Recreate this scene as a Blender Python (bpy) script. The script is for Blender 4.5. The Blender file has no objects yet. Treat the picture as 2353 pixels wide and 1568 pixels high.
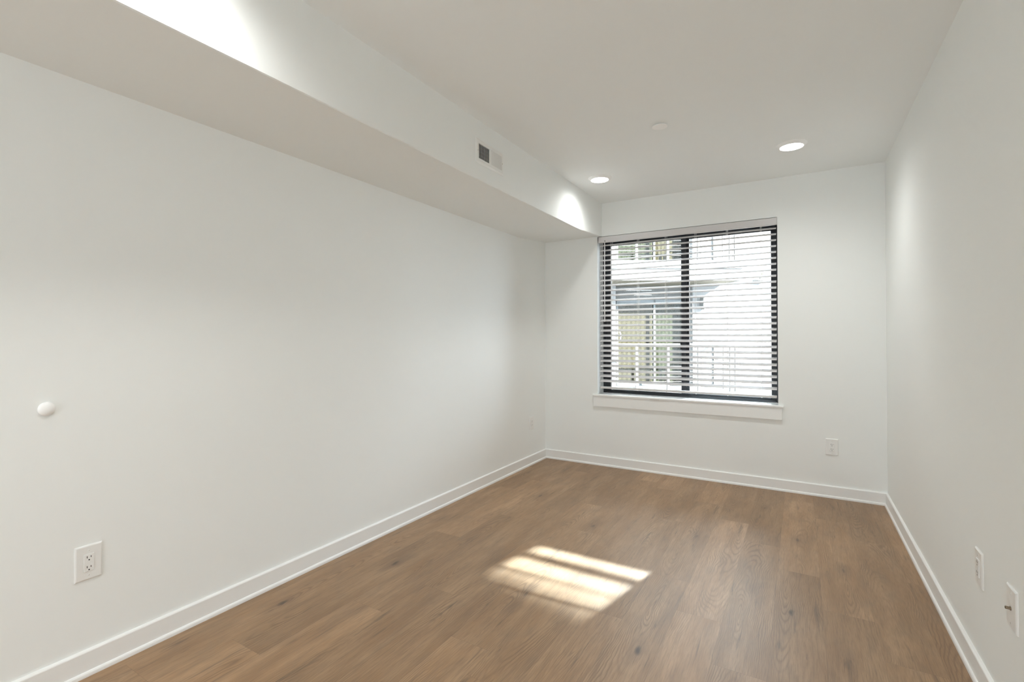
import bpy, bmesh, math, random
from mathutils import Vector, Matrix

# ------------------------------------------------------------ camera, world, light, exposure
C = bpy.context.scene.collection
sc = bpy.context.scene
sc.view_settings.view_transform = 'Standard'
sc.view_settings.look = 'None'
sc.view_settings.gamma = 1.0
sc.view_settings.use_curve_mapping = False
sc.view_settings.exposure = 0.94
sc.cycles.max_bounces = 16
sc.cycles.diffuse_bounces = 12
sc.cycles.glossy_bounces = 4
sc.cycles.transparent_max_bounces = 12
sc.cycles.use_denoising = True
sc.cycles.sample_clamp_indirect = 6.0
sc.cycles.caustics_reflective = False
sc.cycles.caustics_refractive = False

F_PX, PPX, PPY = 1129.94, -31.98, -19.21
YAW, PIT, ROL = 0.55030, 0.00986, -0.00053
CAM = Vector((2.42127, -4.95774, 1.33704))
FW = Vector((-math.sin(YAW) * math.cos(PIT), math.cos(YAW) * math.cos(PIT), math.sin(PIT)))
R0 = Vector((math.cos(YAW), math.sin(YAW), 0))
U0 = R0.cross(FW)
RT = math.cos(ROL) * R0 + math.sin(ROL) * U0
UP = -math.sin(ROL) * R0 + math.cos(ROL) * U0
cd = bpy.data.cameras.new('camera')
cam = bpy.data.objects.new('camera', cd)
C.objects.link(cam)
cd.sensor_width = 36.0
cd.lens = F_PX * 36.0 / 2353.0
cd.shift_x = -PPX / 2353.0
cd.shift_y = PPY / 2353.0
cd.clip_start = 0.02
cd.clip_end = 300
cam.matrix_world = Matrix(((RT.x, UP.x, -FW.x, CAM.x), (RT.y, UP.y, -FW.y, CAM.y),
                           (RT.z, UP.z, -FW.z, CAM.z), (0, 0, 0, 1)))
sc.camera = cam

wd = bpy.data.worlds.new('sky')
sc.world = wd
wd.use_nodes = True
bg = wd.node_tree.nodes['Background']
bg.inputs[0].default_value = (0.80, 0.90, 1.0, 1)
bg.inputs[1].default_value = 8.3

# the facade across the court faces the camera axis: ar = along it, dp = away from us
AR = Vector((math.cos(YAW), math.sin(YAW), 0))
DP = Vector((-math.sin(YAW), math.cos(YAW), 0))
CG = Vector((CAM.x, CAM.y, 0))
def ext(a, d, z):
    return CG + AR * a + DP * d + Vector((0, 0, z))

SUN_DIR = (DP - 0.64 * AR - Vector((0, 0, 0.41))).normalized()
sl = bpy.data.lights.new('sun', 'SUN')
sl.energy = 62.0
sl.angle = math.radians(0.6)
sl.color = (1.0, 0.97, 0.92)
so = bpy.data.objects.new('sun', sl)
C.objects.link(so)
so.location = (2, -4, 9)
so.rotation_euler = SUN_DIR.to_track_quat('-Z', 'Y').to_euler()

# sunlight thrown back into the room by the upper glass door across the court
REF_DIR = Vector((-0.215, -1.0, -0.352)).normalized()
patch = Vector((1.36, -2.235, 0))
gl = bpy.data.lights.new('glass_reflection', 'AREA')
gl.shape = 'RECTANGLE'
gl.size = 0.74
gl.size_y = 0.225
gl.energy = 6.5
gl.spread = math.radians(0.9)
gl.color = (0.70, 0.87, 1.0)
go = bpy.data.objects.new('glass_reflection', gl)
C.objects.link(go)
go.location = patch - REF_DIR * 9.9
go.rotation_euler = REF_DIR.to_track_quat('-Z', 'Y').to_euler()

def portal(name, x, y, z, sx, sz, facing):
    d = bpy.data.lights.new(name, 'AREA')
    d.shape = 'RECTANGLE'
    d.size, d.size_y = sx, sz
    d.cycles.is_portal = True
    o = bpy.data.objects.new(name, d)
    C.objects.link(o)
    o.location = (x, y, z)
    o.rotation_euler = Vector((0, facing, 0)).to_track_quat('-Z', 'Z').to_euler()
portal('window_portal', 1.432, 0.27, 1.57, 1.65, 1.68, -1)
portal('fill_opening_portal', 1.85, -9.11, 1.05, 0.7, 2.1, 1)  # covers the unseen rear opening added for fill daylight

LAMP_W = 14.5          # radiance of the ceiling light lenses

# ------------------------------------------------------------ helpers
def mat(name, col, rough=0.5, metal=0.0, spec=0.5, noise=0.0, nscale=30, bump=0.0, bscale=200):
    m = bpy.data.materials.new(name)
    m.use_nodes = True
    nt = m.node_tree
    b = nt.nodes['Principled BSDF']
    b.inputs['Base Color'].default_value = (*col, 1)
    b.inputs['Roughness'].default_value = rough
    b.inputs['Metallic'].default_value = metal
    b.inputs['Specular IOR Level'].default_value = spec
    tc = nt.nodes.new('ShaderNodeTexCoord')
    if noise:
        n = nt.nodes.new('ShaderNodeTexNoise')
        n.inputs['Scale'].default_value = nscale
        n.inputs['Detail'].default_value = 4
        nt.links.new(tc.outputs['Object'], n.inputs['Vector'])
        mx = nt.nodes.new('ShaderNodeMix')
        mx.data_type = 'RGBA'
        mx.inputs[6].default_value = (*[c * (1 - noise) for c in col], 1)
        mx.inputs[7].default_value = (*[min(1, c * (1 + noise)) for c in col], 1)
        nt.links.new(n.outputs['Fac'], mx.inputs[0])
        nt.links.new(mx.outputs[2], b.inputs['Base Color'])
    if bump:
        n2 = nt.nodes.new('ShaderNodeTexNoise')
        n2.inputs['Scale'].default_value = bscale
        n2.inputs['Detail'].default_value = 3
        nt.links.new(tc.outputs['Object'], n2.inputs['Vector'])
        bp = nt.nodes.new('ShaderNodeBump')
        bp.inputs['Strength'].default_value = bump
        bp.inputs['Distance'].default_value = 0.002
        nt.links.new(n2.outputs['Fac'], bp.inputs['Height'])
        nt.links.new(bp.outputs['Normal'], b.inputs['Normal'])
    return m

def obj(name, bm, m, parent=None, smooth=False):
    bmesh.ops.recalc_face_normals(bm, faces=bm.faces)
    me = bpy.data.meshes.new(name)
    bm.to_mesh(me)
    bm.free()
    if smooth:
        for p in me.polygons:
            p.use_smooth = True
        try:
            me.set_sharp_from_angle(angle=math.radians(35))
        except Exception:
            pass
    o = bpy.data.objects.new(name, me)
    C.objects.link(o)
    for k in (m if isinstance(m, (list, tuple)) else [m]):
        me.materials.append(k)
    if parent:
        o.parent = parent
    return o

def empty(name, loc=(0, 0, 0), rot=(0, 0, 0)):
    o = bpy.data.objects.new(name, None)
    C.objects.link(o)
    o.location = loc
    o.rotation_euler = rot
    o.empty_display_size = 0.1
    return o

def tag(o, label, cat, group=None):
    o['label'] = label
    o['category'] = cat
    if group:
        o['group'] = group
    return o

def struct(o, label=None):
    o['kind'] = 'structure'
    if label:
        o['label'] = label
    return o

def box(bm, x0, x1, y0, y1, z0, z1, bev=0.0, seg=2, M=None):
    vs = []
    for x in (x0, x1):
        for y in (y0, y1):
            for z in (z0, z1):
                vs.append(bm.verts.new((x, y, z)))
    idx = [(0, 1, 3, 2), (4, 6, 7, 5), (0, 4, 5, 1), (2, 3, 7, 6), (0, 2, 6, 4), (1, 5, 7, 3)]
    fs = [bm.faces.new([vs[i] for i in f]) for f in idx]
    if M:
        bmesh.ops.transform(bm, matrix=M, verts=vs)
    if bev:
        es = list({e for f in fs for e in f.edges})
        bmesh.ops.bevel(bm, geom=es, offset=bev, segments=seg, affect='EDGES', profile=0.5)
    return vs

def ebox(bm, a0, a1, d0, d1, z0, z1, bev=0.0):
    """box in facade coordinates"""
    M = Matrix(((AR.x, DP.x, 0, CG.x), (AR.y, DP.y, 0, CG.y), (0, 0, 1, 0), (0, 0, 0, 1)))
    return box(bm, a0, a1, d0, d1, z0, z1, bev, 1, M)

def tube(bm, p, q, r, n=10, caps=True):
    p, q = Vector(p), Vector(q)
    ax = (q - p).normalized()
    t = Vector((0, 0, 1)) if abs(ax.z) < 0.9 else Vector((1, 0, 0))
    a = ax.cross(t).normalized()
    b = ax.cross(a)
    r0, r1 = (r, r) if not isinstance(r, tuple) else r
    A = [bm.verts.new(p + (a * math.cos(2 * math.pi * i / n) + b * math.sin(2 * math.pi * i / n)) * r0) for i in range(n)]
    B = [bm.verts.new(q + (a * math.cos(2 * math.pi * i / n) + b * math.sin(2 * math.pi * i / n)) * r1) for i in range(n)]
    for i in range(n):
        bm.faces.new((A[i], A[(i + 1) % n], B[(i + 1) % n], B[i]))
    if caps:
        bm.faces.new(A)
        bm.faces.new(B)

def lathe(bm, prof, n=48, M=None, close=True):
    """prof: (r, z) pairs; r 0 gives a pole"""
    rings = []
    new = []
    for r, z in prof:
        if r < 1e-7:
            v = bm.verts.new((0, 0, z))
            rings.append([v])
            new.append(v)
        else:
            rg = [bm.verts.new((r * math.cos(2 * math.pi * i / n), r * math.sin(2 * math.pi * i / n), z)) for i in range(n)]
            rings.append(rg)
            new += rg
    for k in range(len(rings) - 1):
        A, B = rings[k], rings[k + 1]
        for i in range(n):
            j = (i + 1) % n
            if len(A) == 1:
                bm.faces.new((A[0], B[i], B[j]))
            elif len(B) == 1:
                bm.faces.new((A[i], A[j], B[0]))
            else:
                bm.faces.new((A[i], A[j], B[j], B[i]))
    if M:
        bmesh.ops.transform(bm, matrix=M, verts=new)

def extrude_profile(bm, pts, p0, p1, nrm):
    """closed profile pts (out, z) swept from p0 to p1 (xy), out along nrm"""
    p0, p1, nrm = Vector(p0), Vector(p1), Vector(nrm)
    A = [bm.verts.new((p0.x + nrm.x * a, p0.y + nrm.y * a, z)) for a, z in pts]
    B = [bm.verts.new((p1.x + nrm.x * a, p1.y + nrm.y * a, z)) for a, z in pts]
    k = len(pts)
    for i in range(k):
        bm.faces.new((A[i], A[(i + 1) % k], B[(i + 1) % k], B[i]))
    bm.faces.new(A)
    bm.faces.new(B)

# ------------------------------------------------------------ materials
M_wall = mat('wall_paint', (0.866, 0.884, 0.873), 0.75, spec=0.25, bump=0.05, bscale=350)
M_ceil = mat('ceiling_paint', (0.895, 0.918, 0.918), 0.8, spec=0.2, bump=0.04, bscale=350)
M_trim = mat('trim_paint', (0.86, 0.862, 0.85), 0.4, spec=0.4)
M_plastic = mat('white_plastic', (0.84, 0.84, 0.825), 0.35)
M_slot = mat('slot_dark', (0.02, 0.02, 0.02), 0.6)
M_frame = mat('black_aluminium', (0.012, 0.014, 0.018), 0.4, noise=0.2)
M_blind = mat('blind_vinyl', (0.64, 0.625, 0.625), 0.38)
M_cord = mat('blind_cord', (0.85, 0.84, 0.83), 0.8)
M_wand = mat('clear_wand', (0.75, 0.74, 0.75), 0.15)
M_metalw = mat('register_enamel', (0.83, 0.83, 0.81), 0.35)
M_bar = mat('bar_grey', (0.16, 0.155, 0.15), 0.5)
M_duct = mat('duct_dark', (0.03, 0.028, 0.026), 0.8)
M_brass = mat('coax_metal', (0.30, 0.24, 0.17), 0.3, metal=0.9)
M_fire = mat('cover_white', (0.95, 0.95, 0.945), 0.45)
M_caulk = mat('scuff', (0.35, 0.3, 0.25), 0.8)

def glass_mat(name, tint=(1, 1, 1), refl=0.08, gain=1.0):
    m = bpy.data.materials.new(name)
    m.use_nodes = True
    nt = m.node_tree
    nt.nodes.clear()
    o = nt.nodes.new('ShaderNodeOutputMaterial')
    mix = nt.nodes.new('ShaderNodeMixShader')
    tr = nt.nodes.new('ShaderNodeBsdfTransparent')
    tr.inputs[0].default_value = (*tint, 1)
    gs = nt.nodes.new('ShaderNodeBsdfGlossy')
    gs.inputs['Roughness'].default_value = 0.02
    lw = nt.nodes.new('ShaderNodeFresnel')
    lw.inputs['IOR'].default_value = 1.45
    mul = nt.nodes.new('ShaderNodeMath')
    mul.operation = 'MULTIPLY_ADD'
    mul.inputs[1].default_value = gain
    mul.inputs[2].default_value = refl
    nt.links.new(lw.outputs[0], mul.inputs[0])
    nt.links.new(mul.outputs[0], mix.inputs[0])
    nt.links.new(tr.outputs[0], mix.inputs[1])
    nt.links.new(gs.outputs[0], mix.inputs[2])
    nt.links.new(mix.outputs[0], o.inputs[0])
    return m
M_glass = glass_mat('window_glass', (0.97, 0.98, 0.98), 0.0)
M_dglass = glass_mat('door_glass', (0.57, 0.585, 0.56), 0.0, 0.35)

def emis(name, col, s):
    m = bpy.data.materials.new(name)
    m.use_nodes = True
    nt = m.node_tree
    nt.nodes.clear()
    o = nt.nodes.new('ShaderNodeOutputMaterial')
    e = nt.nodes.new('ShaderNodeEmission')
    e.inputs[0].default_value = (*col, 1)
    e.inputs[1].default_value = s
    nt.links.new(e.outputs[0], o.inputs[0])
    return m
M_lens = emis('lit_lens', (0.985, 1.0, 0.975), LAMP_W * 10)
def beam(m, power):
    """the lens throws its light mostly straight down"""
    nt = m.node_tree
    e = nt.nodes['Emission']
    g = nt.nodes.new('ShaderNodeNewGeometry')
    d = nt.nodes.new('ShaderNodeVectorMath'); d.operation = 'DOT_PRODUCT'
    nt.links.new(g.outputs['Normal'], d.inputs[0])
    nt.links.new(g.outputs['Incoming'], d.inputs[1])
    a = nt.nodes.new('ShaderNodeMath'); a.operation = 'ABSOLUTE'
    nt.links.new(d.outputs['Value'], a.inputs[0])
    p = nt.nodes.new('ShaderNodeMath'); p.operation = 'POWER'
    nt.links.new(a.outputs[0], p.inputs[0]); p.inputs[1].default_value = power
    q = nt.nodes.new('ShaderNodeMath'); q.operation = 'MULTIPLY'
    nt.links.new(p.outputs[0], q.inputs[0]); q.inputs[1].default_value = e.inputs[1].default_value
    nt.links.new(q.outputs[0], e.inputs[1])
beam(M_lens, 2.2)

# --- oak plank material
def oak():
    m = bpy.data.materials.new('oak_planks')
    m.use_nodes = True
    nt = m.node_tree
    N, L = nt.nodes, nt.links
    b = N['Principled BSDF']
    def math_(op, a, c=None, d=None):
        n = N.new('ShaderNodeMath')
        n.operation = op
        for i, v in enumerate((a, c, d)):
            if v is None:
                continue
            if isinstance(v, (int, float)):
                n.inputs[i].default_value = v
            else:
                L.new(v, n.inputs[i])
        return n.outputs[0]
    def comb(x, y, z):
        n = N.new('ShaderNodeCombineXYZ')
        for i, v in enumerate((x, y, z)):
            if isinstance(v, (int, float)):
                n.inputs[i].default_value = v
            else:
                L.new(v, n.inputs[i])
        return n.outputs[0]
    def noise(vec, scale, detail=3, rough=0.5, dist=0.0):
        n = N.new('ShaderNodeTexNoise')
        n.inputs['Scale'].default_value = scale
        n.inputs['Detail'].default_value = detail
        n.inputs['Roughness'].default_value = rough
        n.inputs['Distortion'].default_value = dist
        L.new(vec, n.inputs['Vector'])
        return n.outputs['Fac']
    def ramp(v, stops):
        n = N.new('ShaderNodeValToRGB')
        e = n.color_ramp.elements
        while len(e) < len(stops):
            e.new(0.5)
        for k, (p, c) in enumerate(stops):
            e[k].position = p
            e[k].color = (c, c, c, 1) if isinstance(c, (int, float)) else (*c, 1)
        L.new(v, n.inputs[0])
        return n.outputs[0]
    def mix(f, a, c, mode='MIX'):
        n = N.new('ShaderNodeMix')
        n.data_type = 'RGBA'
        n.blend_type = mode
        for i, v in ((0, f), (6, a), (7, c)):
            if isinstance(v, (int, float)):
                n.inputs[i].default_value = v
            elif isinstance(v, tuple):
                n.inputs[i].default_value = (*v, 1)
            else:
                L.new(v, n.inputs[i])
        return n.outputs[2]
    uv = N.new('ShaderNodeUVMap')
    uv.uv_map = 'plank'
    sep = N.new('ShaderNodeSeparateXYZ')
    L.new(uv.outputs[0], sep.inputs[0])
    u, v = sep.outputs[0], sep.outputs[1]            # metres across, along (v starts at 0 on each plank)
    def attr(nm):
        n = N.new('ShaderNodeAttribute')
        n.attribute_name = nm
        return n.outputs['Fac']
    r1, r2, r3, ln = attr('ra'), attr('rb'), attr('rc'), attr('len')
    ro = math_('MULTIPLY', r1, 37.0)
    # slow warp, stretched along the board
    wv = comb(math_('MULTIPLY', u, 5.0), math_('MULTIPLY', v, 1.6), ro)
    warp = math_('SUBTRACT', noise(wv, 1.0, 2, 0.5), 0.5)
    wv2 = comb(math_('MULTIPLY', u, 16.0), math_('MULTIPLY', v, 6.0), math_('ADD', ro, 3.0))
    warp2 = math_('SUBTRACT', noise(wv2, 1.0, 2, 0.5), 0.5)
    uc = math_('SUBTRACT', math_('SUBTRACT', u, 0.04), math_('MULTIPLY', r2, 0.12))
    x = math_('ADD', uc, math_('MULTIPLY', warp, 0.10))
    x = math_('ADD', x, math_('MULTIPLY', warp2, 0.025))
    z = math_('MULTIPLY', math_('SUBTRACT', v, math_('MULTIPLY', r3, 1.4)), 0.08)
    z = math_('ADD', z, math_('MULTIPLY', warp, 0.06))
    r = math_('SQRT', math_('ADD', math_('MULTIPLY', x, x), math_('MULTIPLY', z, z)))
    ph = math_('MULTIPLY', r, 850.0)
    rings = math_('ADD', math_('MULTIPLY', math_('SINE', ph), 0.5), 0.5)
    rings = math_('POWER', rings, 2.6)
    # fine fibre
    fib = noise(comb(math_('MULTIPLY', u, 420.0), math_('MULTIPLY', v, 14.0), ro), 1.0, 3, 0.6)
    fib2 = noise(comb(math_('MULTIPLY', u, 90.0), math_('MULTIPLY', v, 3.5), ro), 1.0, 4, 0.6)
    # ring visibility varies along the board
    vis = ramp(noise(comb(math_('MULTIPLY', u, 7.0), math_('MULTIPLY', v, 1.8), math_('ADD', ro, 9.0)), 1.0, 2), [(0.44, 0.03), (0.62, 1.0)])
    tone = noise(comb(math_('MULTIPLY', u, 9.0), math_('MULTIPLY', v, 1.7), math_('ADD', ro, 5.0)), 1.0, 3, 0.55)
    tone2 = noise(comb(math_('MULTIPLY', u, 14.0), math_('MULTIPLY', v, 5.0), math_('ADD', ro, 15.0)), 1.0, 3, 0.55)
    base = mix(ramp(tone, [(0.32, 0.0), (0.68, 1.0)]), (0.335, 0.198, 0.102), (0.455, 0.290, 0.165))
    base = mix(math_('MULTIPLY', ramp(tone2, [(0.50, 0.0), (0.72, 1.0)]), 0.45), base, (0.26, 0.18, 0.115))
    base = mix(math_('MULTIPLY', math_('MULTIPLY', rings, vis), 0.52), base, (0.16, 0.095, 0.052))
    base = mix(math_('MULTIPLY', ramp(fib, [(0.44, 0.0), (0.68, 1.0)]), 0.48), base, (0.20, 0.118, 0.064))
    base = mix(math_('MULTIPLY', ramp(fib2, [(0.50, 0.0), (0.70, 1.0)]), 0.50), base, (0.22, 0.14, 0.085))
    # knots: few dark eyes with a drawn-out halo
    vo = N.new('ShaderNodeTexVoronoi')
    vo.inputs['Scale'].default_value = 1.0
    vo.inputs['Randomness'].default_value = 0.9
    kv = comb(math_('ADD', math_('MULTIPLY', u, 7.0), math_('MULTIPLY', warp2, 0.35)), math_('MULTIPLY', v, 2.3), ro)
    L.new(kv, vo.inputs['Vector'])
    sepc = N.new('ShaderNodeSeparateColor')
    L.new(vo.outputs['Color'], sepc.inputs[0])
    pick = math_('GREATER_THAN', sepc.outputs[0], 0.55)
    eye = ramp(vo.outputs['Distance'], [(0.03, 1.0), (0.10, 0.0)])
    halo = ramp(vo.outputs['Distance'], [(0.05, 1.0), (0.34, 0.0)])
    base = mix(math_('MULTIPLY', math_('MULTIPLY', halo, pick), 0.42), base, (0.13, 0.082, 0.055))
    base = mix(math_('MULTIPLY', math_('MULTIPLY', eye, pick), 0.8), base, (0.05, 0.035, 0.03))
    # dark mineral streaks
    st = noise(comb(math_('MULTIPLY', u, 34.0), math_('MULTIPLY', v, 2.6), math_('ADD', ro, 21.0)), 1.0, 4, 0.65, 0.4)
    base = mix(math_('MULTIPLY', ramp(st, [(0.60, 0.0), (0.72, 1.0)]), 0.60), base, (0.11, 0.078, 0.056))
    # per board brightness
    gain = math_('ADD', 0.775, math_('MULTIPLY', r2, 0.24))
    gc = N.new('ShaderNodeCombineColor')
    for i in range(3):
        L.new(gain, gc.inputs[i])
    base = mix(1.0, base, gc.outputs[0], 'MULTIPLY')
    # seams
    W_ = 0.2035
    eu = math_('MINIMUM', u, math_('SUBTRACT', W_, u))
    ev = math_('MINIMUM', v, math_('SUBTRACT', ln, v))
    e = math_('MINIMUM', eu, ev)
    seam = ramp(math_('MULTIPLY', e, 100.0), [(0.0, 1.0), (0.11, 0.0)])
    base = mix(math_('MULTIPLY', seam, 0.38), base, (0.08, 0.052, 0.034))
    L.new(base, b.inputs['Base Color'])
    rg = math_('ADD', 0.36, math_('MULTIPLY', fib, 0.10))
    L.new(rg, b.inputs['Roughness'])
    b.inputs['Specular IOR Level'].default_value = 0.5
    bp = N.new('ShaderNodeBump')
    bp.inputs['Strength'].default_value = 0.12
    bp.inputs['Distance'].default_value = 0.0006
    h = math_('SUBTRACT', math_('SUBTRACT', 1.0, math_('MULTIPLY', fib, 0.8)), math_('MULTIPLY', seam, 1.0))
    L.new(h, bp.inputs['Height'])
    L.new(bp.outputs[0], b.inputs['Normal'])
    return m
M_oak = oak()

# ------------------------------------------------------------ room shell
W, H, L0 = 3.0093, 2.74, -9.0         # width, height, rear wall
SX, SZ = 0.6642, 2.3545               # soffit face, soffit underside
OX0, OX1, OZ0, OZ1 = 0.607, 2.257, 0.722, 2.396   # window opening
TH = 0.26

# floor of planks running towards the window
rng = random.Random(7)
bm = bmesh.new()
uvl = bm.loops.layers.uv.new('plank')
fa = bm.faces.layers.float.new('ra'); fb = bm.faces.layers.float.new('rb')
fc = bm.faces.layers.float.new('rc'); fl = bm.faces.layers.float.new('len')
PW, P0, PL = 0.2035, 0.067, 1.43
known = {0: -2.60, 1: -2.276, 2: -3.2, 3: -2.89, 4: -2.63, 5: -1.75, 6: -3.35, 7: -2.65, 8: -2.116,
         9: -2.436, 10: -2.774, 11: -1.68, 12: -2.058, 13: -2.387, 14: -1.5, -1: -3.3}
for k in range(-1, 15):
    xa, xb = P0 + PW * k, P0 + PW * (k + 1)
    j = known.get(k, -2)
    ys = [j + PL * t for t in range(-6, 4)]
    for t in range(len(ys) - 1):
        y0, y1 = ys[t], ys[t + 1]
        r_ = (rng.random(), rng.random(), rng.random())
        cy0, cy1 = max(y0, L0), min(y1, 0.0)
        cx0, cx1 = max(xa, 0.0), min(xb, W)
        if cy1 <= cy0 or cx1 <= cx0:
            continue
        vs = [bm.verts.new(p) for p in ((cx0, cy0, 0), (cx1, cy0, 0), (cx1, cy1, 0), (cx0, cy1, 0))]
        f = bm.faces.new(vs)
        f[fa], f[fb], f[fc], f[fl] = r_[0], r_[1], r_[2], PL
        for lp in f.loops:
            c = lp.vert.co
            lp[uvl].uv = (c.x - xa, c.y - y0)
me = bpy.data.meshes.new('floor')
bm.to_mesh(me); bm.free()
me.materials.append(M_oak)
fo = bpy.data.objects.new('floor', me)
C.objects.link(fo)
struct(fo, 'warm brown oak plank floor with knots and cathedral grain')

bm = bmesh.new()
box(bm, -0.1, W + 0.1, L0 - 0.1, TH, H, H + 0.06)
struct(obj('ceiling', bm, M_ceil), 'flat white painted ceiling')

bm = bmesh.new()
box(bm, -0.1, 0, L0 - 0.1, TH, -0.1, H)
struct(obj('wall_left', bm, M_wall), 'long white wall on the left below the soffit')
bm = bmesh.new()
box(bm, W, W + 0.1, L0 - 1.9, TH, -0.1, H)  # unseen stretch past the rear wall added to keep the sun out
struct(obj('wall_right', bm, M_wall), 'white wall on the right with two low cover plates')
bm = bmesh.new()
box(bm, 0, 1.5, L0 - 0.1, L0, -0.1, H)
box(bm, 2.20, W, L0 - 0.1, L0, -0.1, H)
box(bm, 1.5, 2.20, L0 - 0.1, L0, 2.1, H)  # wall above the opening, which is added to let in fill daylight
box(bm, 1.5, 2.20, L0 - 0.1, L0, -0.1, 0.0)
struct(obj('wall_front', bm, M_wall))
bm = bmesh.new()
xs = [0, OX0, OX1, W]
zs = [-0.1, OZ0, OZ1, H]
for i in range(3):
    for j in range(3):
        if i == 1 and j == 1:
            continue
        for y in (0, TH):
            bm.faces.new([bm.verts.new(p) for p in ((xs[i], y, zs[j]), (xs[i + 1], y, zs[j]), (xs[i + 1], y, zs[j + 1]), (xs[i], y, zs[j + 1]))])
for q in (((OX0, 0, OZ0), (OX0, TH, OZ0), (OX0, TH, OZ1), (OX0, 0, OZ1)),
          ((OX1, 0, OZ0), (OX1, TH, OZ0), (OX1, TH, OZ1), (OX1, 0, OZ1)),
          ((OX0, 0, OZ0), (OX1, 0, OZ0), (OX1, TH, OZ0), (OX0, TH, OZ0)),
          ((OX0, 0, OZ1), (OX1, 0, OZ1), (OX1, TH, OZ1), (OX0, TH, OZ1))):
    bm.faces.new([bm.verts.new(p) for p in q])
bmesh.ops.remove_doubles(bm, verts=bm.verts, dist=1e-5)
struct(obj('wall_back', bm, M_wall), 'white end wall with the window')

# boxed soffit along the left wall; its underside lifts a little where it meets the window wall
bm = bmesh.new()
prof = [(L0, SZ, SX), (-3.0, SZ, SX), (-0.78, SZ - 0.004, SX), (-0.60, SZ - 0.003, SX), (-0.52, SZ + 0.004, SX), (-0.25, SZ + 0.024, SX - 0.002), (0.0, SZ + 0.044, SX - 0.006)]
rg = []
for y, zb, xf in prof:
    rg.append([bm.verts.new(p) for p in ((0, y, zb), (xf - 0.004, y, zb), (xf, y, zb + 0.004), (xf, y, H), (0, y, H))])
for a, b_ in zip(rg, rg[1:]):
    for i in range(5):
        bm.faces.new((a[i], a[(i + 1) % 5], b_[(i + 1) % 5], b_[i]))
bm.faces.new(rg[0]); bm.faces.new(rg[-1])
struct(obj('wall_soffit', bm, M_wall), 'boxed drywall soffit along the top of the left wall')

# baseboards with shoe moulding
BP = [(0, 0.0), (0.014, 0.0), (0.014, 0.0925), (0.0125, 0.0955), (0.008, 0.0985), (0, 0.1)]
SP = [(0.014, 0), (0.0235, 0), (0.0235, 0.006), (0.0225, 0.0125), (0.0195, 0.017), (0.0165, 0.019), (0.014, 0.0195)]
for nm, p0, p1, nr in (('baseboard_left', (0, L0), (0, 0), (1, 0)), ('baseboard_right', (W, L0), (W, 0), (-1, 0)),
                       ('baseboard_back', (0, 0), (W, 0), (0, -1))):
    bm = bmesh.new()
    extrude_profile(bm, BP, p0, p1, nr)
    o = struct(obj(nm, bm, M_trim))
    bm = bmesh.new()
    extrude_profile(bm, SP, p0, p1, nr)
    obj('shoe_molding', bm, M_trim, o)

# ------------------------------------------------------------ window
win = struct(empty('window_1', ((OX0 + OX1) / 2, 0.18, OZ0)), 'black framed sliding window behind a white blind')
def wpart(name, bm, m, parent=None, smooth=False):
    o = obj(name, bm, m, None, smooth)
    p = parent or win
    o.parent = p
    o.matrix_parent_inverse = Matrix.Translation(-win.location) if p is win else Matrix()
    return o
SILL = 0.741
bm = bmesh.new()
fy0, fy1 = 0.18, 0.25
box(bm, OX0, OX0 + 0.034, fy0, fy1, SILL, OZ1, 0.002, 1)
box(bm, OX1 - 0.020, OX1, fy0, fy1, SILL, OZ1, 0.002, 1)
box(bm, OX0 + 0.034, OX1 - 0.02, fy0, fy1, SILL, SILL + 0.022, 0.002, 1)
box(bm, OX0 + 0.034, OX1 - 0.02, fy0, fy1, 2.345, OZ1, 0.002, 1)
wpart('window_frame', bm, M_frame)
def sash(x0, x1, y0, y1, z0, z1, wl, wr, wb, wt):
    bm = bmesh.new()
    box(bm, x0, x0 + wl, y0, y1, z0, z1, 0.002, 1)
    box(bm, x1 - wr, x1, y0, y1, z0, z1, 0.002, 1)
    box(bm, x0 + wl, x1 - wr, y0, y1, z0, z0 + wb, 0.002, 1)
    box(bm, x0 + wl, x1 - wr, y0, y1, z1 - wt, z1, 0.002, 1)
    s = wpart('sash', bm, M_frame)
    bm = bmesh.new()
    ym = (y0 + y1) / 2
    box(bm, x0 + wl - 0.005, x1 - wr + 0.005, ym - 0.003, ym + 0.003, z0 + wb - 0.005, z1 - wt + 0.005)
    g = wpart('glass_pane', bm, M_glass, s)
    return s
s1 = sash(OX0 + 0.034, 1.462, 0.186, 0.212, SILL + 0.022, 2.345, 0.052, 0.050, 0.016, 0.024)
s2 = sash(1.418, OX1 - 0.020, 0.216, 0.242, SILL + 0.022, 2.345, 0.066, 0.040, 0.016, 0.024)
bm = bmesh.new()
box(bm, 1.404, 1.416, 0.170, 0.186, 1.22, 1.30, 0.003, 1)
wpart('latch', bm, M_frame, s1)

# stool and apron
bm = bmesh.new()
box(bm, 0.556, 2.300, -0.024, 0.0, OZ0, SILL, 0.004, 2)
box(bm, OX0, OX1, 0.0, 0.18, OZ0, SILL)
o = wpart('window_sill', bm, M_trim)
bm = bmesh.new()
box(bm, 0.566, 2.287, -0.016, 0.0, 0.615, OZ0, 0.0015, 1)
wpart('apron', bm, M_trim)
bm = bmesh.new()
box(bm, 1.155, 1.245, -0.0253, -0.0238, OZ0 + 0.001, OZ0 + 0.0035)
wpart('scuff_mark', bm, M_caulk, o)

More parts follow.
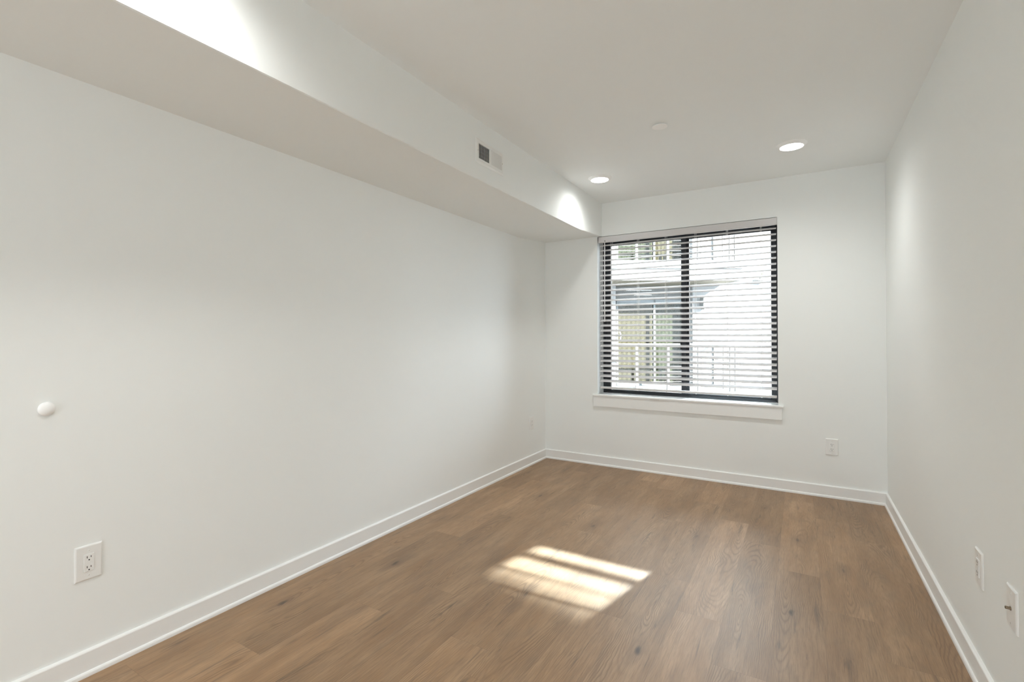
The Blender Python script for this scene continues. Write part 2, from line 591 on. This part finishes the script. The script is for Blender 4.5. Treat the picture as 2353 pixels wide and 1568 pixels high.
# ------------------------------------------------------------ blind
BX0, BX1 = 0.633, 2.2475
bl = tag(empty('window_blind', ((BX0 + BX1) / 2, 0.03, 2.39)), 'white horizontal slat blind hanging open in front of the window', 'blind')
def bpart(name, bm, m, smooth=False, parent=None):
    o = obj(name, bm, m, None, smooth)
    o.parent = parent or bl
    if parent is None:
        o.matrix_parent_inverse = Matrix.Translation(-bl.location)
    return o
bm = bmesh.new()   # valance with a rounded lower lip
pv = [(-0.004, 2.391), (-0.010, 2.389), (-0.012, 2.384), (-0.012, 2.334), (-0.009, 2.329), (-0.003, 2.327), (0.0, 2.330), (0.0, 2.391)]
extrude_profile(bm, [(-a, z) for a, z in pv], (BX0 - 0.008, 0.0), (BX1 + 0.004, 0.0), (0, -1))
bpart('valance', bm, M_blind)
bm = bmesh.new()
box(bm, BX0 + 0.002, BX1 - 0.002, 0.004, 0.056, 2.336, 2.386, 0.003, 1)
bpart('headrail', bm, M_blind)
bm = bmesh.new()
bm.free()
for x in (BX0 - 0.012, BX1 + 0.0045):
    bm = bmesh.new()
    box(bm, x, x + 0.004, -0.006, 0.058, 2.332, 2.393)
    bpart('mounting_bracket', bm, M_blind)
TILT = math.radians(26)
ZT, PITCH, NS = 2.3045, 0.05262, 28
LX = [0.7527, 1.0287, 1.3019, 1.5755, 1.8517, 2.1286]
slat0 = None
for k in range(NS):
    zc = ZT - k * PITCH
    if slat0 is None:
        bm = bmesh.new()
        prof = []
        n = 6
        for i in range(n + 1):
            s = -0.025 + 0.05 * i / n
            prof.append((s, 0.0014 + 0.0022 * (1 - (s / 0.025) ** 2)))
        for i in range(n, -1, -1):
            s = -0.025 + 0.05 * i / n
            prof.append((s, -0.0014 + 0.0022 * (1 - (s / 0.025) ** 2)))
        ct, st = math.cos(TILT), math.sin(TILT)
        pts = [(-(s * ct - h * st), s * st + h * ct) for s, h in prof]
        # out axis is -y, so y = -out
        A = [bm.verts.new((BX0 - bl.location.x, -a, z)) for a, z in pts]
        B = [bm.verts.new((BX1 - bl.location.x, -a, z)) for a, z in pts]
        kk = len(pts)
        for i in range(kk):
            bm.faces.new((A[i], A[(i + 1) % kk], B[(i + 1) % kk], B[i]))
        bm.faces.new(A); bm.faces.new(B)
        s_ = obj('slat', bm, M_blind, bl)
        slat0 = s_
    else:
        s_ = slat0.copy()
        C.objects.link(s_)
        s_.parent = bl
    s_.location = (0, 0, zc - bl.location.z)
bm = bmesh.new()
box(bm, BX0, BX1, 0.004, 0.054, 0.802, 0.822, 0.004, 2)
br = bpart('bottom_rail', bm, M_blind)
for i, x in enumerate(LX):
    bm = bmesh.new()
    for y in (0.004, 0.055):
        tube(bm, (x - 0.004, y, 0.812), (x - 0.004, y, 2.345), 0.0008, 6)
        tube(bm, (x + 0.005, y, 0.812), (x + 0.005, y, 2.345), 0.0007, 6)
    for k in range(NS):
        zc = ZT - k * PITCH
        tube(bm, (x - 0.004, 0.004, zc - 0.012), (x - 0.004, 0.055, zc + 0.007), 0.0006, 5)
    bpart('ladder_cord', bm, M_cord)
    bm = bmesh.new()
    lathe(bm, [(0, 0.0), (0.006, 0.0), (0.007, -0.003), (0.004, -0.006), (0, -0.006)], 16,
          Matrix.Translation((x, 0.029, 0.802)))
    bpart('cord_button', bm, M_blind, True, None)
bm = bmesh.new()
tube(bm, (0.6925, -0.020, 1.500), (0.6945, -0.020, 2.322), 0.0042, 6)
tube(bm, (0.6945, -0.020, 2.322), (0.6950, -0.014, 2.345), 0.0018, 6)
bpart('tilt_wand', bm, M_wand)
bm = bmesh.new()
tube(bm, (0.695, -0.018, 2.340), (0.695, -0.012, 2.345), 0.004, 8)
bpart('wand_hook', bm, M_slot)

# ------------------------------------------------------------ wall plates
def Mwall(loc, side):
    """plate space: x right, z up, -y out of the wall"""
    a = {'back': 0.0, 'left': math.pi / 2, 'right': -math.pi / 2}[side]
    return loc, (0, 0, a)
def plate_mesh(w=0.089, h=0.137, t=0.0065, hole=None):
    bm = bmesh.new()
    c = 0.005
    def ring(hw, hh, y):
        return [bm.verts.new(p) for p in ((-hw, y, -hh), (hw, y, -hh), (hw, y, hh), (-hw, y, hh))]
    R = [ring(w / 2, h / 2, 0), ring(w / 2, h / 2, -0.0025), ring(w / 2 - 0.0015, h / 2 - 0.0015, -0.0045), ring(w / 2 - c, h / 2 - c, -t)]
    if hole:
        R += [ring(hole[0] / 2, hole[1] / 2, -t), ring(hole[0] / 2, hole[1] / 2, -t + 0.004)]
    for A, B in zip(R, R[1:]):
        for i in range(4):
            bm.faces.new((A[i], A[(i + 1) % 4], B[(i + 1) % 4], B[i]))
    if not hole:
        bm.faces.new(R[-1])
    bm.faces.new(R[0])
    return bm
def screw_mesh(z, t=0.0065):
    bm = bmesh.new()
    M = Matrix.Translation((0, -t, z)) @ Matrix.Rotation(math.pi / 2, 4, 'X')
    lathe(bm, [(0, 0.0012), (0.0024, 0.0010), (0.0034, 0.0), (0.0034, -0.001)], 16, M)
    return bm
def slot_in_screw(z, t=0.0065):
    bm = bmesh.new()
    box(bm, -0.0004, 0.0004, -t - 0.0016, -t - 0.0008, z - 0.0028, z + 0.0028)
    return bm
def outlet(loc, side, label, group='white wall outlets'):
    l, r = Mwall(loc, side)
    t = tag(empty('wall_outlet', l, r), label, 'outlet', group)
    obj('cover_plate', plate_mesh(hole=(0.0350, 0.0690)), M_plastic, t)
    bm = bmesh.new()
    box(bm, -0.0172, 0.0172, -0.0090, -0.0005, -0.0342, 0.0342, 0.0012, 2)
    rc = obj('receptacle', bm, M_plastic, t)
    for zc in (0.0195, -0.0195):
        for x, h in ((-0.0063, 0.0085), (0.0063, 0.0070)):
            bm = bmesh.new()
            box(bm, x - 0.0011, x + 0.0011, -0.0093, -0.0088, zc + 0.003 - h / 2, zc + 0.003 + h / 2)
            obj('slot', bm, M_slot, rc)
        bm = bmesh.new()
        M = Matrix.Translation((0, -0.00925, zc - 0.0085)) @ Matrix.Rotation(math.pi / 2, 4, 'X')
        lathe(bm, [(0, 0.0001), (0.0025, 0.0001), (0.0025, -0.0004)], 14, M)
        obj('ground_hole', bm, M_slot, rc)
    for z in (0.0485, -0.0485):
        s = obj('screw', screw_mesh(z), M_plastic, t, True)
        obj('screw_slot', slot_in_screw(z), M_caulk, s)
    return t
outlet((0.0, -4.1345, 0.4435), 'left', 'large white duplex outlet low on the left wall near the camera')
outlet((0.0, -0.340, 0.4325), 'left', 'white outlet low on the left wall close to the far corner')
outlet((2.6445, 0.0, 0.4222), 'back', 'white duplex outlet low on the end wall right of the window')
outlet((W, -2.3625, 0.4465), 'right', 'white outlet plate on the right wall, the farther of its two plates')

t = tag(empty('cable_plate', (W, -2.7095, 0.4525), (0, 0, -math.pi / 2)), 'white coax cable plate on the right wall with a small metal jack', 'wall plate')
obj('cover_plate', plate_mesh(), M_plastic, t)
bm = bmesh.new()
M = Matrix.Translation((0, -0.0065, 0.0)) @ Matrix.Rotation(math.pi / 2, 4, 'X')
lathe(bm, [(0.0, 0.0), (0.0068, 0.0), (0.0068, 0.0025), (0.0047, 0.0025)], 6, M)
lathe(bm, [(0.0047, 0.0), (0.0047, 0.0135), (0.0030, 0.0135), (0.0030, 0.009), (0, 0.009)], 20, M)
obj('coax_jack', bm, M_brass, t)
for z in (0.0485, -0.0485):
    s = obj('screw', screw_mesh(z), M_plastic, t, True)
    obj('screw_slot', slot_in_screw(z), M_caulk, s)

# door bumper on the left wall
bm = bmesh.new()
M = Matrix.Translation((0, -4.2665, 1.069)) @ Matrix.Rotation(math.pi / 2, 4, 'Y')
lathe(bm, [(0, 0), (0.0255, 0), (0.0258, 0.003), (0.0245, 0.007), (0.020, 0.011), (0.013, 0.0135), (0.006, 0.0147), (0, 0.015)], 40, M)
o = obj('wall_bumper', bm, M_fire, None, True)
tag(o, 'small round white door bumper on the left wall above the near outlet', 'bumper')

# ------------------------------------------------------------ supply register on the soffit face
VY0, VY1, VZ0, VZ1 = -2.3714, -2.032, 2.459, 2.617
vent = tag(empty('air_vent', (SX, (VY0 + VY1) / 2, (VZ0 + VZ1) / 2), (0, 0, math.pi / 2)), 'white two-way air register on the soffit face', 'vent')
# vent space: x along +y of the room, -y out of the face
hw, hh = (VY1 - VY0) / 2, (VZ1 - VZ0) / 2
gw, gh = 0.141, 0.0475
bm = bmesh.new()
def ringv(bm, a, b_, y, x0=0):
    return [bm.verts.new(p) for p in ((-a + x0, y, -b_), (a + x0, y, -b_), (a + x0, y, b_), (-a + x0, y, b_))]
Rr = [ringv(bm, hw, hh, 0.0), ringv(bm, hw, hh, -0.002), ringv(bm, hw - 0.012, hh - 0.012, -0.009), ringv(bm, gw, gh, -0.009), ringv(bm, gw, gh, -0.001)]
for A, B in zip(Rr, Rr[1:]):
    for i in range(4):
        bm.faces.new((A[i], A[(i + 1) % 4], B[(i + 1) % 4], B[i]))
obj('faceplate', bm, M_metalw, vent)
bm = bmesh.new()
box(bm, -gw, gw, -0.0012, -0.0004, -gh, gh)
obj('duct_backing', bm, M_duct, vent)
bm = bmesh.new()
box(bm, -0.0125, 0.0095, -0.0085, -0.0012, -gh, gh, 0.0005, 1)
obj('center_bar', bm, M_metalw, vent)
fin_l = fin_r = None
NF = 9
for k in range(NF):
    x = -gw + 0.0075 + k * (gw - 0.0125) / NF + 0.003
    if fin_l is None:
        bm = bmesh.new()
        Mx = Matrix.Rotation(math.radians(-32), 4, 'Z')
        box(bm, -0.0005, 0.0005, -0.0035, 0.0035, -gh, gh, 0, 1, Mx)
        fin_l = f_ = obj('fin', bm, M_metalw, vent)
    else:
        f_ = fin_l.copy(); C.objects.link(f_); f_.parent = vent
    f_.location = (x, -0.0052, 0)
for k in range(NF + 1):
    x = 0.0095 + 0.007 + k * (gw - 0.0095) / (NF + 1)
    if fin_r is None:
        bm = bmesh.new()
        Mx = Matrix.Rotation(math.radians(47), 4, 'Z')
        box(bm, -0.0005, 0.0005, -0.0075, 0.0075, -gh, gh, 0, 1, Mx)
        fin_r = f_ = obj('fin', bm, M_metalw, vent)
    else:
        f_ = fin_r.copy(); C.objects.link(f_); f_.parent = vent
    f_.location = (x, -0.0057, 0)
for z in (-0.024, 0.0, 0.024):
    bm = bmesh.new()
    box(bm, -gw, -0.0125, -0.0025, -0.0012, z - 0.0013, z + 0.0013)
    obj('cross_bar', bm, M_bar, vent)
for x in (-hw + 0.019, hw - 0.019):
    bm = bmesh.new()
    Mx = Matrix.Translation((x, -0.009, 0)) @ Matrix.Rotation(math.pi / 2, 4, 'X')
    lathe(bm, [(0, 0.0013), (0.002, 0.001), (0.003, 0.0), (0.003, -0.001)], 14, Mx)
    obj('screw', bm, M_caulk, vent, True)

# ------------------------------------------------------------ ceiling lights, sprinkler cover
light0 = None
for x, y, lab in ((0.930, -0.815, 'lit round ceiling light near the soffit and window corner'),
                  (2.378, -0.805, 'lit round ceiling light near the right wall and window'),
                  (0.930, -4.16, 'lit round ceiling light near the soffit above the camera end'),
                  (2.378, -5.45, 'added round fill light, unseen behind the camera'),  # this and the rest are extra unseen lights, added for even fill
                  (0.930, -5.9, 'added round fill light, unseen behind the camera'),
                  (0.930, -7.5, 'added round fill light, unseen behind the camera'),
                  (2.378, -7.5, 'added round fill light, unseen behind the camera')):
    e = empty('ceiling_light', (x, y, H))
    tag(e, lab, 'ceiling light', 'round ceiling lights')
    if light0 is None:
        light0 = e
        bm = bmesh.new()
        lathe(bm, [(0.100, 0.0), (0.0995, -0.003), (0.096, -0.006), (0.083, -0.017), (0.078, -0.0195), (0.0755, -0.0195), (0.0745, -0.018), (0.0745, -0.012)], 64)
        kids = [obj('trim_ring', bm, M_fire, e, True)]
        bm = bmesh.new()
        lathe(bm, [(0.0748, -0.0165), (0.055, -0.0180), (0.03, -0.0188), (0, -0.019)], 64)
        kids.append(obj('lens', bm, M_lens, e, True))
    else:
        for kd in kids:
            c = kd.copy(); C.objects.link(c); c.parent = e
bm = bmesh.new()
lathe(bm, [(0.028, 0.0), (0.028, -0.008), (0.0475, -0.0085), (0.0485, -0.0105), (0.047, -0.0125), (0.040, -0.0145), (0.02, -0.0155), (0, -0.0158)], 48,
      Matrix.Translation((1.640, -1.640, H)))
o = obj('sprinkler_cover', bm, M_fire, None, True)
tag(o, 'small round white sprinkler cover on the ceiling', 'sprinkler cover')

# ------------------------------------------------------------ the building across the court
def E(px, d): return (px - 1144.5) * d / F_PX
def Z(py, d): return CAM.z + (776.0 - py) * d / F_PX
M_stucco = mat('white_stucco', (0.145, 0.148, 0.145), 0.9, spec=0.2, bump=0.2, bscale=60)
M_band = mat('slab_paint', (0.070, 0.079, 0.081), 0.8)
M_soff = mat('soffit_board', (0.085, 0.078, 0.055), 0.7, noise=0.1)
M_side = mat('recess_siding', (0.060, 0.061, 0.057), 0.8, noise=0.05)
M_dframe = mat('door_frame', (0.045, 0.055, 0.057), 0.5)
M_dark = mat('door_dark', (0.06, 0.08, 0.08), 0.5)
M_curt = mat('curtain_cloth', (0.150, 0.128, 0.090), 0.9, noise=0.04, nscale=12)
M_curtg = mat('greenish_shade', (0.085, 0.094, 0.064), 0.9, noise=0.06, nscale=6)
M_rail = mat('rail_metal', (0.05, 0.052, 0.05), 0.5)
M_ground = mat('court_concrete', (0.14, 0.14, 0.14), 0.9, noise=0.1, nscale=3)
M_leaf = mat('leaf_green', (0.04, 0.05, 0.02), 0.7)
M_sconce = mat('lamp_housing', (0.10, 0.105, 0.10), 0.5)

bd = empty('apartment_building', ext(0, 11.3, -3.2))
tag(bd, 'white apartment building with balconies seen through the window blind', 'building')
INV = Matrix.Translation(-bd.location)
def bpt(name, bm, m, parent=None):
    o = obj(name, bm, m)
    o.parent = parent or bd
    if parent is None:
        o.matrix_parent_inverse = INV
    return o
DW, DR = 11.2, 11.46
aL, aR = E(1415, DW), E(1592, DW)
ZS = 0.22                      # balcony floor below, slab top above at 2.95
bm = bmesh.new()
ebox(bm, -7.0, aL, DW, DW + 3, -3.2, 6.2)
ebox(bm, aR, 12.0, DW, DW + 3, -3.2, 6.2)
ebox(bm, aL, aR, DW, DW + 3, -3.2, ZS - 0.18)
ebox(bm, aL, aR, DW, DR + 1, 5.35, 6.2)
bpt('wall', bm, M_stucco)
for z0, z1 in ((2.22, 2.78), (5.15, 5.35)):
    bm = bmesh.new()
    n = int(round((z1 - z0) / 0.11))
    for k in range(n):
        za = z0 + k * (z1 - z0) / n
        ebox(bm, aL, aR, DR, DR + 0.05, za, za + (z1 - z0) / n - 0.008)
    bpt('siding_panel', bm, M_side)
def balcony(zt, zb, zf):
    bm = bmesh.new()
    ebox(bm, -6.0, E(1708, 10.15), 10.12, DR + 0.3, zb, zt)
    s = bpt('balcony_slab', bm, M_band)
    if zf is not None:
        bm = bmesh.new()
        ebox(bm, -6.0, E(1706, 10.2), 10.17, 10.25, zf, zb)
        ebox(bm, E(1706, 10.2) - 0.08, E(1706, 10.2), 10.25, DW, zf, zb)
        bpt('fascia', bm, M_stucco)
        bm = bmesh.new()
        a = -6.0
        while a < E(1706, 10.2) - 0.1:
            ebox(bm, a, a + 0.092, 10.25, DR + 0.02, zf + 0.005, zf + 0.02)
            a += 0.10
        ebox(bm, -6.0, E(1706, 10.2) - 0.08, 10.25, DR + 0.02, zf + 0.021, zf + 0.035)
        bpt('balcony_ceiling', bm, M_soff)
balcony(Z(598, 10.12), Z(617, 10.12), 2.52)
balcony(ZS, ZS - 0.2, None)
def glass_door(z0, z1, lower):
    t_ = None
    a0, a1 = E(1416, DR), aR - 0.005
    bm = bmesh.new()
    am = E(1504, DR)
    for x0, x1 in ((a0, a0 + 0.05), (am - 0.024, am + 0.024), (E(1566, DR), a1)):
        ebox(bm, x0, x1, DR, DR + 0.08, z0, z1, 0.004)
    ebox(bm, a0, a1, DR, DR + 0.08, z0, z0 + 0.06, 0.004)
    ebox(bm, a0, a1, DR, DR + 0.08, z1 - 0.08, z1, 0.004)
    fr = bpt('sliding_door', bm, M_dframe)
    bm = bmesh.new()
    ebox(bm, am - 0.008, am + 0.012, DR - 0.008, DR - 0.001, z0 + 0.06, z1 - 0.10)
    ebox(bm, a0 + 0.05, a1, DR - 0.012, DR - 0.001, z1 - 0.11, z1 - 0.085)
    bpt('door_gasket', bm, M_dark, fr)
    for x0, x1 in ((a0 + 0.05, am - 0.024), (am + 0.024, E(1566, DR))):
        bm = bmesh.new()
        ebox(bm, x0, x1, DR + 0.035, DR + 0.045, z0 + 0.06, z1 - 0.08)
        bpt('glass_pane', bm, M_dglass, fr)
    for x0, x1, m in ((a0 + 0.02, am, M_curt if lower else M_curtg), (am, E(1575, DR), M_curtg if lower else M_curt)):
        bm = bmesh.new()
        n = 40
        lo, hi = [], []
        for i in range(n + 1):
            a = x0 + (x1 - x0) * i / n
            dd = DR + 0.20 + 0.008 * math.sin(i * 1.25)
            lo.append(bm.verts.new(ext(a, dd, z0)))
            hi.append(bm.verts.new(ext(a, dd, z1)))
        for i in range(n):
            bm.faces.new((lo[i], lo[i + 1], hi[i + 1], hi[i]))
        o = bpt('curtain', bm, m, fr)
    bm = bmesh.new()
    hx, hz = E(1424, DR), Z(773, DR)
    if lower:
        pts = [ext(hx + 0.015 * math.sin(math.pi * i / 8) + 0.0, DR - 0.05 * math.sin(math.pi * i / 8) - 0.005, hz - 0.09 + 0.18 * i / 8) for i in range(9)]
        for p, q in zip(pts, pts[1:]):
            tube(bm, p, q, 0.011, 8)
        bpt('door_handle', bm, M_plastic, fr)
    else:
        bm.free()
glass_door(ZS, 2.22, True)
glass_door(2.95, 5.15, False)

def railing(zf, nm_top):
    top = zf + 0.99
    dF, aE = 10.16, E(1691, 10.16)
    bm = bmesh.new()
    ebox(bm, -5.9, aE, dF - 0.025, dF + 0.025, top - 0.025, top)
    ebox(bm, aE - 0.025, aE + 0.025, dF - 0.02, DW, top - 0.025, top)
    rl = bpt('railing', bm, M_rail)
    posts = [(E(p, dF), dF) for p in (1319, 1391, 1463, 1535, 1606, 1679)] + [(aE, dF), (aE, 10.70), (aE, DW - 0.03)]
    posts += [(E(1463, dF) - 0.647 * k, dF) for k in (3, 4, 5, 6, 7)]
    for a, d in posts:
        bm = bmesh.new()
        ebox(bm, a - 0.024, a + 0.024, d - 0.02, d + 0.02, zf, top - 0.024)
        bpt('post', bm, M_rail, rl)
    for k in range(8):
        z = zf + 0.10 + k * 0.105
        bm = bmesh.new()
        tube(bm, ext(-5.9, dF, z), ext(aE, dF, z), 0.005, 6)
        tube(bm, ext(aE, dF, z), ext(aE, DW, z), 0.005, 6)
        bpt('cable', bm, M_rail, rl)
railing(ZS, 'low')
railing(Z(598, 10.12), 'high')

sn = tag(empty('wall_lantern', ext(4.65, 11.2, 2.1)), 'grey box wall lamp on the sunlit white facade outside', 'wall lamp')
bm = bmesh.new()
ebox(bm, 4.585, 4.71, 10.96, 11.17, 2.00, 2.235, 0.012)
o = obj('housing', bm, M_sconce); o.parent = sn; o.matrix_parent_inverse = Matrix.Translation(-sn.location)
bm = bmesh.new()
ebox(bm, 4.60, 4.695, 11.17, 11.2, 2.03, 2.20, 0.004)
o = obj('backplate', bm, M_sconce); o.parent = sn; o.matrix_parent_inverse = Matrix.Translation(-sn.location)
bm = bmesh.new()
ebox(bm, 4.61, 4.685, 10.99, 11.14, 1.965, 2.00, 0.008)
o = obj('lamp_cap', bm, M_dark); o.parent = sn; o.matrix_parent_inverse = Matrix.Translation(-sn.location)

# small plant on a ledge of the facade
ap = E(1751, 11.05)
zp = Z(643, 11.05)
pl = tag(empty('potted_plant', ext(ap, 11.05, zp)), 'small dark twiggy plant against the white facade outside', 'plant')
bm = bmesh.new()
Mx = Matrix.Translation(ext(ap, 11.05, zp))
lathe(bm, [(0, 0), (0.045, 0), (0.06, 0.06), (0.05, 0.06), (0, 0.055)], 20, Mx)
o = obj('pot', bm, M_sconce); o.parent = pl; o.matrix_parent_inverse = Matrix.Translation(-pl.location)
bm = bmesh.new()
rg_ = random.Random(3)
for i in range(9):
    an = rg_.random() * 6.28
    ln_ = 0.06 + 0.08 * rg_.random()
    p = ext(ap, 11.05, zp + 0.05)
    q = p + Vector((math.cos(an) * 0.05, math.sin(an) * 0.05, ln_))
    tube(bm, p, q, (0.004, 0.002), 5)
    for s in range(3):
        c = p.lerp(q, 0.5 + 0.25 * s)
        d1 = Vector((rg_.uniform(-1, 1), rg_.uniform(-1, 1), rg_.uniform(0, 1))).normalized() * 0.03
        d2 = d1.cross(Vector((0.3, 0.2, 1))).normalized() * 0.008
        bm.faces.new([bm.verts.new(c), bm.verts.new(c + d1 * 0.5 + d2), bm.verts.new(c + d1), bm.verts.new(c + d1 * 0.5 - d2)])
o = obj('leaves', bm, M_leaf); o.parent = pl; o.matrix_parent_inverse = Matrix.Translation(-pl.location)
bm = bmesh.new()
ebox(bm, ap - 0.12, ap + 0.14, 10.97, DW - 0.001, zp - 0.025, zp - 0.001, 0.003)
o = obj('ledge', bm, M_stucco); o.parent = pl; o.matrix_parent_inverse = Matrix.Translation(-pl.location)

bm = bmesh.new()
ebox(bm, -20, 25, -2.0, 30, -3.3, -3.2)
struct(obj('ground', bm, M_ground))
